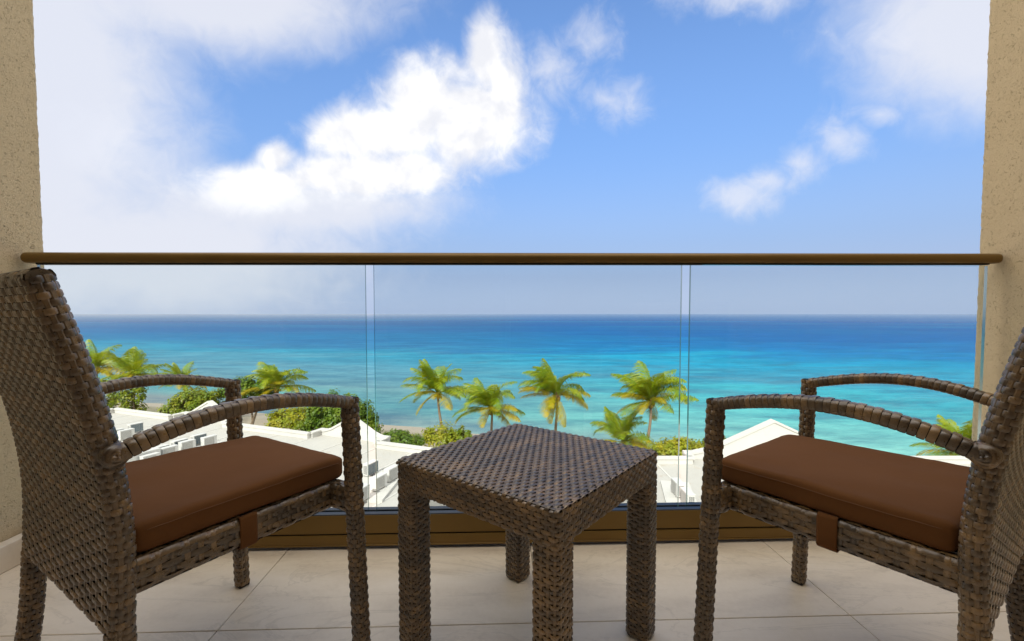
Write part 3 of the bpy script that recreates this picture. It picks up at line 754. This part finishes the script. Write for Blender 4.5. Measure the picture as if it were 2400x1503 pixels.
# ================================================================== hotel wings below: flat white roofs with gabled parapets
PTOP = -7.5; RS = -7.9
E1 = Vector((.9282, -.3721, 0)); N1 = Vector((.3721, .9282, 0)); K = Vector((-2.0, 26.75, 0))
def plank(name, a, b, th, z0, z1, m, parent, over=0.0, zb=None):
    """upright slab between plan points a and b; zb gives different end heights"""
    a, b = Vector((a[0], a[1], 0)), Vector((b[0], b[1], 0)); t = (b-a).normalized(); n = Vector((-t.y, t.x, 0))*(th/2); a = a - t*over; b = b + t*over
    zc, zd = (z1, z1) if zb is None else zb
    vs = [a-n+Vector((0, 0, z0)), b-n+Vector((0, 0, z0)), b+n+Vector((0, 0, z0)), a+n+Vector((0, 0, z0)), a-n+Vector((0, 0, zc)), b-n+Vector((0, 0, zd)), b+n+Vector((0, 0, zd)), a+n+Vector((0, 0, zc))]
    return pyd(name, vs, [(0, 3, 2, 1), (4, 5, 6, 7), (0, 1, 5, 4), (1, 2, 6, 5), (2, 3, 7, 6), (3, 0, 4, 7)], m, parent)
def slope_plank(name, a, b, th, za0, zb0, ht, m, parent):
    a, b = Vector((a[0], a[1], 0)), Vector((b[0], b[1], 0)); t = (b-a).normalized(); n = Vector((-t.y, t.x, 0))*(th/2); Z = Vector((0, 0, 1))
    vs = [a-n+Z*za0, b-n+Z*zb0, b+n+Z*zb0, a+n+Z*za0, a-n+Z*(za0+ht), b-n+Z*(zb0+ht), b+n+Z*(zb0+ht), a+n+Z*(za0+ht)]
    return pyd(name, vs, [(0, 3, 2, 1), (4, 5, 6, 7), (0, 1, 5, 4), (1, 2, 6, 5), (2, 3, 7, 6), (3, 0, 4, 7)], m, parent)
def gable(parent, a, b, rise, sh=.55, th=.30):
    a, b = Vector((a[0], a[1], 0)), Vector((b[0], b[1], 0)); t = (b-a).normalized(); n = Vector((-t.y, t.x, 0))*(th/2); Lg = (b-a).length
    prof = [(0, 0), (sh, 0)]
    for k in range(1, 4): f = k/10; prof.append((sh + (Lg/2-sh)*f, rise*(f - .10*math.sin(math.pi*min(1, f*1.6)))))
    prof += [(Lg/2, rise)]; prof = prof + [(Lg-x, z) for x, z in prof[-2::-1]]
    vs, fs = [], []; nP = len(prof)
    for sg in (-1, 1):
        for x, z in prof: vs.append(a + t*x + n*sg + Vector((0, 0, PTOP-.10+z)))
        for x, z in prof: vs.append(a + t*x + n*sg + Vector((0, 0, -9.2)))
    for k in range(nP-1):
        fs += [(k, k+1, nP+k+1, nP+k)[::-1], (2*nP+k, 2*nP+k+1, 3*nP+k+1, 3*nP+k), (k, k+1, 2*nP+k+1, 2*nP+k)]
    fs += [(0, nP, 3*nP, 2*nP), (nP-1, 2*nP-1, 4*nP-1, 3*nP-1)[::-1]]
    g = pyd('gable', vs, fs, 'white_render', parent)
    # coping that follows the outline
    cv, cf = [], []; n2 = n*1.45
    for x, z in prof:
        p = a + t*x
        for q, dz in ((-1, -.115), (1, -.115), (1, .03), (-1, .03)): cv.append(p + n2*q + Vector((0, 0, PTOP+z+dz)))
    for k in range(nP-1):
        for q in range(4): cf.append((k*4+q, k*4+(q+1) % 4, (k+1)*4+(q+1) % 4, (k+1)*4+q)[::-1])
    cf += [(0, 1, 2, 3), tuple((nP-1)*4+q for q in (3, 2, 1, 0))]
    pyd('coping', cv, cf, 'white_render', g)
def parapet(parent, a, b, th=.30):
    p = plank('parapet', a, b, th, -9.2, PTOP-.1, 'white_render', parent); plank('coping', a, b, th+.12, PTOP-.098, PTOP, 'white_render', p, .06); return p
def wing(name, label, org, e, n, length, depth, bays, bay_out):
    root = empty(name, (0, 0, 0)); tag(root, label, 'building')
    def pt(s_, d_): v = org - e*s_ + n*d_; return (v.x, v.y)
    # body
    foot_ = [pt(0, -.16), pt(length, -.16), pt(length, -depth), pt(0, -depth)]; vs = [(x, y, GROUND-.8) for x, y in foot_] + [(x, y, RS) for x, y in foot_]
    pyd('wall', vs, [(0, 1, 5, 4), (1, 2, 6, 5), (2, 3, 7, 6), (3, 0, 4, 7)], 'white_render', root)
    pyd('roof', [(x, y, RS) for x, y in foot_], [(0, 1, 2, 3)], 'roof_membrane', root)
    k_ = 0; sd = 1.6
    while sd < length - 1:      # lapped seams of the roof membrane
        q = [pt(sd-.05, -.25), pt(sd+.05, -.25), pt(sd+.05, -depth+.3), pt(sd-.05, -depth+.3)]
        pyd('roof_seam', [(x, y, RS+.004) for x, y in q] + [(x, y, RS+.022) for x, y in q], [(4, 5, 6, 7), (0, 1, 5, 4), (1, 2, 6, 5), (2, 3, 7, 6), (3, 0, 4, 7)], 'white_render', root); sd += 2.9
    cur = 0.0
    for s0, s1, rise in bays:
        if s0 > cur: parapet(root, pt(s0-.02, 0), pt(cur, 0))
        # projecting bay
        parapet(root, pt(s0, .17), pt(s0, bay_out-.16)); parapet(root, pt(s1, .17), pt(s1, bay_out-.16))
        gable(root, pt(s1+.15, bay_out), pt(s0-.15, bay_out), rise)
        q = [pt(s0, -.16), pt(s1, -.16), pt(s1, bay_out), pt(s0, bay_out)]
        pyd('bay_roof', [(x, y, RS-.003) for x, y in q], [(0, 1, 2, 3)], 'roof_membrane', root)
        q = [pt(s0, -.16), pt(s1, -.16), pt(s1, bay_out+.1), pt(s0, bay_out+.1)]; vs = [(x, y, GROUND-.8) for x, y in q] + [(x, y, -9.21) for x, y in q]
        pyd('bay_wall', vs, [(0, 1, 5, 4), (1, 2, 6, 5), (2, 3, 7, 6), (3, 0, 4, 7)], 'white_render', root)
        cur = s1
    if cur < length: parapet(root, pt(length, 0), pt(cur+.02, 0))
    parapet(root, pt(length, -.18), pt(length, -depth+.2))
    return root
W1 = wing('hotel_wing', 'long white flat-roofed hotel wing on the left with two gables', K, E1, N1, 36.0, 17.0, [(7.5, 13.3, 1.15), (22.0, 28.4, 1.2)], 1.15)
E2 = Vector((1, 0, 0)); N2 = Vector((0, 1, 0))
W2 = wing('hotel_wing', 'white flat-roofed hotel wing on the right with one wide gable', Vector((42.0, 26.3, 0)), E2, N2, 36.5, 15.0, [(20.9, 31.4, 1.95)], 1.0)

# ------------------------------------------------------------------ air-conditioning units
def make_unit():
    root = empty('air_conditioner'); w_, d_, h_ = .86, .34, .60
    body = box('casing', -w_/2, w_/2, -d_/2, d_/2, .06, .06+h_, 'unit_white', root, .012, 2)
    box('top_cover', -w_/2-.008, w_/2+.008, -d_/2-.008, d_/2+.008, .06+h_+.001, .06+h_+.022, 'unit_white', body, .004, 1)
    # front: grille plate with fan ring
    fp = box('front_panel', -w_/2+.03, w_/2-.20, -d_/2-.010, -d_/2-.001, .10, .06+h_-.04, 'unit_grey', root, .003, 1)
    vs, fs = [], []
    for ri, r_ in enumerate((.24, .20, .15, .10, .05)):
        b0 = len(vs); n = 24
        for rr_ in (r_, r_-.010):
            for k in range(n): th = 2*math.pi*k/n; vs.append((-.085 + rr_*math.cos(th), -d_/2-.018, .36 + rr_*math.sin(th)))
        for k in range(n): fs.append((b0+k, b0+(k+1) % n, b0+n+(k+1) % n, b0+n+k))
    pyd('fan_guard', vs, fs, 'unit_white', fp)
    # back: condenser coil with guard wires
    co = box('coil', -w_/2+.05, w_/2-.06, d_/2+.001, d_/2+.012, .09, .06+h_-.03, 'coil', root)
    vs, fs = [], []
    def bar(x0, x1, z0, z1):
        b0 = len(vs); y = d_/2+.020
        vs.extend([(x0, y, z0), (x1, y, z0), (x1, y, z1), (x0, y, z1)]); fs.append((b0, b0+1, b0+2, b0+3))
    for k in range(8): x = -w_/2+.05 + (w_-.11)*k/7; bar(x-.006, x+.006, .09, .06+h_-.03)
    for k in range(9): z = .09 + (h_-.06)*k/8; bar(-w_/2+.05, w_/2-.06, z-.006, z+.006)
    pyd('coil_guard', vs, fs, 'unit_grey', co)
    # end: black slotted vent
    for a in range(3):
        for k in range(9): box('vent_slot', w_/2+.001, w_/2+.004, -d_/2+.05+.085*a, -d_/2+.12+.085*a, .14+.052*k, .168+.052*k, 'pipe', body)
    for sx in (-.3, .3): box('foot', sx-.04, sx+.04, -d_/2-.03, d_/2+.03, 0, .06, 'unit_grey', root)
    return root
proto_unit = make_unit(); used = [False]
def unit(px, py, rz, label, grp, dz=0.0, pos=None):
    p = at_z(px, py, RS+dz) if pos is None else Vector(pos)
    o = proto_unit if not used[0] else copy_tree(proto_unit); used[0] = True
    o.location = (p.x, p.y, RS+dz); o.rotation_euler = (0, 0, rz); tag(o, label, 'air conditioner', grp); return o
AX = math.atan2(N1.y, N1.x)          # along the row, away from the camera
G1, G2, G3 = 'condensers on the left roof', 'condensers near the glass joint', 'condensers on the right roof'
back = AX + math.pi; front = AX
# coil sides look to the right, fronts look to the right
LEDGE = .14
unit(272, 1030, back, 'condenser showing dark coil, far row, beside the left chair back', G1, LEDGE)
unit(318, 1014, back, 'condenser showing dark coil, far end of the far row on the left roof', G1, LEDGE)
unit(296, 1030, front, 'white condenser front just right of the far-row dark coil by the left chair back', G1, LEDGE)
unit(376, 1072, back, 'condenser showing dark coil, nearest of three coils between armrest and cushion', G1, LEDGE)
unit(421, 1056, back, 'condenser showing dark coil, middle of three coils between armrest and cushion', G1, LEDGE)
unit(466, 1042, back, 'condenser showing dark coil, farthest of three coils between armrest and cushion', G1, LEDGE)
unit(352, 1093, front, 'white condenser front touching the left cushion edge, nearest of its row', G1, LEDGE)
unit(397, 1073, front, 'white condenser front, second nearest of the row above the left cushion', G1, LEDGE)
unit(439, 1058, front, 'white condenser front, third of the row above the left cushion', G1, LEDGE)
unit(490, 1047, front, 'white condenser front, farthest of the row above the left cushion', G1, LEDGE)
unit(869, 1112, back, 'condenser showing dark coil, beside the left glass joint', G2, LEDGE)
unit(846, 1175, front, 'white condenser behind the left chair front post, lowest by the glass joint', G2, LEDGE)
unit(888, 1146, front, 'white condenser crossed by the right line of the left glass joint', G2, LEDGE)
unit(918, 1125, front, 'white condenser beside the left corner of the wicker table', G2, LEDGE)
unit(1588, 1160, math.pi/2 + math.pi, 'condenser with slotted end at the right glass joint, farther one', G3, LEDGE)
unit(1612, 1186, math.pi/2 + math.pi, 'condenser with slotted end at the right glass joint, nearer one', G3, LEDGE)
# concrete ledges the rows stand on
def ledge(p0, p1, wdt, label):
    a = at_z(*p0, RS); b = at_z(*p1, RS); t = (b-a).normalized(); o = plank('plinth', a - t*.9, b + t*.9, wdt, RS-.02, RS+LEDGE, 'white_render', None)
    tag(o, label, 'plinth'); return o
ledge((281, 1034), (318, 1021), 1.9, 'low white plinth under the far row of condensers by the left chair')
ledge((366, 1088), (474, 1048), 1.9, 'low white plinth under the row of condensers above the left cushion')
ledge((858, 1160), (893, 1122), 2.2, 'low white plinth under the condensers at the left glass joint')
ledge((1598, 1186), (1586, 1150), 1.4, 'low white plinth under the condensers at the right glass joint')
# louvred plant cabinet
cab = empty('plant_cabinet', at_z(322, 1098, RS), AX); tag(cab, 'grey-white plant cabinet with louvred end behind the left armrest', 'cabinet')
box('casing', -1.2, 1.0, -.42, .42, 0, .95, 'unit_white', cab, .02)
lou = box('louvre', -1.215, -1.202, -.36, .36, .08, .86, 'fibre', cab)
for k in range(9): box('slat', -1.232, -1.217, -.36, .36, .10+.085*k, .15+.085*k, 'unit_grey', lou)
# pipe loop beside the coil unit at the glass joint
pp = at_z(853, 1122, RS)
vs, fs = tube([pp + Vector((0, 0, .75)), pp + Vector((.0, 0, .2)), pp + Vector((.12, .05, .08)), pp + Vector((.4, .0, .10)), pp + Vector((.55, -.1, .3)), pp + Vector((.9, -.5, .12)), pp + Vector((1.3, -.8, .05))], [.05]*7, 8)
tag(pyd('refrigerant_pipe', vs, fs, 'pipe', None, True), 'black insulated pipe looping beside the coil unit at the glass joint', 'pipe')

# ================================================================== palms
def make_frond(L_, el0, droop, seed, m, wind):
    rnd = random.Random(seed); n = 15; pts = [Vector((0, 0, 0))]; el = el0; curl = rnd.uniform(-.35, .35)
    for i in range(n):
        f = (i+1)/n; e = el0 - droop*f**1.35; pts.append(pts[-1] + Vector((math.cos(e)*math.cos(curl*f), math.cos(e)*math.sin(curl*f), math.sin(e)))*(L_/n))
    vs, fs = tube(pts, [.035*(1-.8*i/n)*L_/3.6 for i in range(n+1)], 4, False)
    m_ = 60
    for k in range(m_):
        f = .10 + .90*(k+rnd.random()*.7)/m_; i = min(n-1, int(f*n)); p = pts[i].lerp(pts[i+1], f*n-i); t = (pts[i+1]-pts[i]).normalized()
        side = t.cross(Vector((0, 0, 1))).normalized(); up = side.cross(t).normalized(); ll = L_*.34*(math.sin(math.pi*min(1, (f*.86+.12)))**.7)*rnd.uniform(.8, 1.1)
        for sg in (-1, 1):
            d1 = (side*sg*.85 + t*.75 + up*rnd.uniform(-.25, .15) + wind*.5).normalized(); d2 = (d1 + Vector((0, 0, -.75)) + wind*.8).normalized(); wd = t*(.026*L_/3.6*rnd.uniform(.8, 1.4))
            b0 = len(vs); q = p + d1*(ll*.5); e_ = q + d2*(ll*.55)
            vs.extend([p-wd*.7, p+wd*.7, q+wd, q-wd, e_]); fs.append((b0, b0+1, b0+2, b0+3)); fs.append((b0+3, b0+2, b0+4))
    return vs, fs
def palm(hub, base_x, label, scale, seed, spec, cat='palm tree', name='coconut_palm', nuts=True, gz=GROUND):
    """spec: list of (azimuth deg from +X, start elevation deg, droop rad, length factor, old?)"""
    rnd = random.Random(seed); root = empty(name, (hub.x + base_x, hub.y, gz-.1)); tag(root, label, cat, 'coconut palms along the shore'); o0 = root.location
    path, rad = [], []; H_ = hub.z - (gz-.1)
    for i in range(15):
        f = i/14; path.append(Vector((-base_x*(f**1.6) + .12*math.sin(f*5+seed), .1*math.sin(f*3+seed*2), H_*f))); rad.append((.17 - .075*f + .14*math.exp(-f*14))*scale**.5)
    path[-1] = hub - o0
    vs, fs = tube(path, rad, 9); pyd('trunk', vs, fs, 'bark', root, True)
    h = hub - o0
    # fibre sheath and nuts
    vs, fs = tube([h + Vector((0, 0, -.5*scale)), h + Vector((0, 0, -.2*scale)), h + Vector((0, 0, .1*scale)), h + Vector((0, 0, .45*scale))], [.10*scale, .21*scale, .24*scale, .08*scale], 8); pyd('sheath', vs, fs, 'fibre', root, True)
    if nuts:
        for k in range(7):
            a = rnd.uniform(0, 6.28); bm = bmesh.new(); bmesh.ops.create_icosphere(bm, subdivisions=1, radius=.13*scale)
            for v in bm.verts: v.co.z *= 1.3
            o = from_bm('coconut', bm, 'coconut', root, True); o.location = h + Vector((math.cos(a)*.30*scale, math.sin(a)*.30*scale, rnd.uniform(-.35, .0)*scale))
    for k, (az, el, dr, lf, old) in enumerate(spec):
        a = R(az); wl = Matrix.Rotation(-a, 3, 'Z') @ Vector((-.75, .0, -.1))
        vs, fs = make_frond(3.75*scale*lf, R(el), dr, seed*100+k, None, wl); o = pyd('frond', vs, fs, 'frond_old' if old else 'frond', root, False)
        o.location = h + Vector((math.cos(a)*.12, math.sin(a)*.12, .1)); o.rotation_euler = (0, 0, a)
    return root
def std_spec(seed, n_up=9, left=3, right=3, down=2):
    r = random.Random(seed); s_ = []
    for k in range(n_up+7): s_.append((r.choice((0, 180, 180)) + r.uniform(-85, 85), r.uniform(58, 92), r.uniform(.6, 2.5), r.uniform(.80, 1.12), False))
    for k in range(left): s_.append((180 + r.uniform(-50, 50), r.uniform(5, 38), r.uniform(.7, 1.2), r.uniform(.85, 1.05), r.random() < .55))
    for k in range(right): s_.append((r.uniform(-50, 50), r.uniform(5, 38), r.uniform(.7, 1.2), r.uniform(.85, 1.05), r.random() < .45))
    for k in range(3): s_.append((90 + r.uniform(-40, 40), r.uniform(10, 45), r.uniform(.8, 1.2), r.uniform(.8, 1), False)); s_.append((270 + r.uniform(-40, 40), r.uniform(0, 45), r.uniform(.8, 1.3), r.uniform(.7, .95), r.random() < .5))
    for k in range(down): s_.append((r.uniform(0, 360), r.uniform(-35, -5), r.uniform(.5, .9), r.uniform(.6, .8), True))
    return s_
palm(at_y(1027, 924, 43), .6, 'tall palm left of the wicker table, with a long bare trunk', 1.0, 1, std_spec(1, 8, 3, 4))
palm(at_y(1152, 962, 41.5), .2, 'palm just above the far left edge of the wicker table', .96, 2, std_spec(2, 9, 3, 3))
palm(at_y(1303, 931, 42), .1, 'tall full palm directly behind the wicker table top', 1.05, 3, std_spec(3, 11, 3, 3, 3))
palm(at_y(1524, 944, 40), -.3, 'tall wind-blown palm just left of the right glass joint', 1.1, 4, std_spec(4, 12, 4, 2, 3))
palm(at_y(1462, 1040, 40), 0, 'short green palm crown low behind the table right corner', .92, 5, std_spec(5, 13, 3, 3, 0))
palm(at_y(650, 912, 45), .3, 'palm rising above the left chair near armrest', .98, 6, std_spec(6, 10, 3, 3))
palm(at_y(230, 866, 50), 0, 'leftmost palm, beside the left chair back', .95, 7, std_spec(7, 8, 3, 3))
palm(at_y(314, 884, 48), .2, 'vine-clad palm, second from the left chair back', .92, 8, std_spec(8, 7, 3, 4))
palm(at_y(430, 900, 58), 0, 'small distant palm peeking over the left chair far armrest', .80, 9, std_spec(9, 7, 3, 3))
palm(at_y(2262, 1066, 33), .2, 'palm at far right, half hidden by the right stucco wall', .85, 10, std_spec(10, 6, 5, 2, 0))

# ================================================================== broadleaf trees and shrubs
def crown_mesh(radii, n_cl, per, leaf, seed, low=-.4):
    rnd = random.Random(seed); vs, fs = [], []
    for c in range(n_cl):
        while True:
            v = Vector((rnd.gauss(0, 1), rnd.gauss(0, 1), rnd.gauss(0, 1))).normalized()
            if v.z > low: break
        rr_ = rnd.uniform(.55, 1.0)**.6; cen = Vector((v.x*radii[0], v.y*radii[1], v.z*radii[2]))*rr_*(1 + .55*noise.noise(v*2.1 + Vector((seed, 0, 0)))); cr = rnd.uniform(.28, .55)*min(1.2, radii[2])
        for k in range(per):
            d = Vector((rnd.gauss(0, 1), rnd.gauss(0, 1), rnd.gauss(0, 1))).normalized()*cr*rnd.random()**.4; p = cen + d
            nn = (d.normalized()*.6 + v*.5 + Vector((rnd.uniform(-.5, .5), rnd.uniform(-.5, .5), rnd.uniform(.1, .9)))).normalized(); a = nn.orthogonal().normalized(); a = Matrix.Rotation(rnd.random()*6.28, 3, nn) @ a; b = nn.cross(a)
            l = leaf*rnd.uniform(.7, 1.25); b0 = len(vs)
            vs.extend([p - a*l*.5, p - b*l*.42 + nn*l*.06, p + a*l*.5, p + b*l*.42 + nn*l*.06]); fs.append((b0, b0+1, b0+2, b0+3))
    return vs, fs
def tree(name, label, px, py, Y, rx, rz, n_cl, per, leaf, m, seed, ry=None, cat='tree', grp='broadleaf trees by the shore', low=-.4):
    c = at_y(px, py, Y); k = Y/F_PX; r_ = (rx*k, (ry or rx*.8)*k, rz*k); g = min(GROUND, c.z - r_[2]) - .1
    root = empty(name, (c.x, c.y, GROUND-.1)); tag(root, label, cat, grp); h = c - root.location; rnd = random.Random(seed)
    vs, fs = [], []
    for q in range(3):
        e = h + Vector((rnd.uniform(-.6, .6)*r_[0], rnd.uniform(-.5, .5)*r_[1], rnd.uniform(-.1, .4)*r_[2])); v2, f2 = tube([Vector((.1*q, 0, 0)), Vector((.1*q, .05, h.z*.45)) + e*.1, e*.75 + Vector((0, 0, h.z*.05)), e], [.16, .12, .07, .03], 6); b0 = len(vs)
        vs += v2; fs += [tuple(i+b0 for i in f) for f in f2]
    pyd('trunk', vs, fs, 'bark', root, True)
    vs, fs = crown_mesh(r_, n_cl, per, leaf, seed, low); o = pyd('crown', vs, fs, m, root, False); o.location = h
    return root
S = 'sea_grape_tree'
tree(S, 'yellow-green leafy tree framed between the two left armrests', 455, 958, 43, 64, 40, 110, 75, .24, 'leaf_mixed', 21)
tree(S, 'dark green leafy tree left of the palm above the left armrest', 585, 935, 45, 48, 48, 95, 75, .24, 'leaf_green', 22)
tree(S, 'yellowish sparse tree under the left armrest, behind the palm trunk', 690, 992, 40, 78, 34, 90, 60, .22, 'leaf_yellow', 23)
tree(S, 'big deep green tree behind the white gable by the left chair post', 800, 985, 38.5, 80, 56, 190, 80, .22, 'leaf_green', 24)
tree(S, 'green shrub edging the left roof between glass joint and table', 935, 1040, 33, 48, 26, 70, 70, .19, 'leaf_green', 25, cat='shrub')
tree(S, 'golden yellow shrub round the tall palm trunk left of the table', 1040, 1034, 38, 66, 32, 75, 40, .20, 'leaf_yellow', 26, cat='shrub')
tree(S, 'small green shrub touching the far left edge of the wicker table', 1082, 1028, 37, 30, 20, 30, 50, .19, 'leaf_mixed', 31, cat='shrub')
tree(S, 'golden shrub between the table corner and the right glass joint', 1590, 1062, 32.5, 62, 36, 85, 55, .19, 'leaf_yellow', 27, cat='shrub')
tree(S, 'yellow-green shrub behind the right chair front post', 1672, 1060, 33.5, 62, 32, 85, 55, .19, 'leaf_mixed', 28, cat='shrub')
tree('climbing_vine', 'leafy green vine column covering the second palm trunk from the left', 314, 950, 47, 24, 72, 60, 70, .24, 'leaf_mixed', 29, cat='vine', grp='vines on the palms', low=-1)
tree('climbing_vine', 'leafy green vine column beside the left chair back edge', 246, 950, 48, 24, 60, 50, 70, .24, 'leaf_mixed', 30, cat='vine', grp='vines on the palms', low=-1)
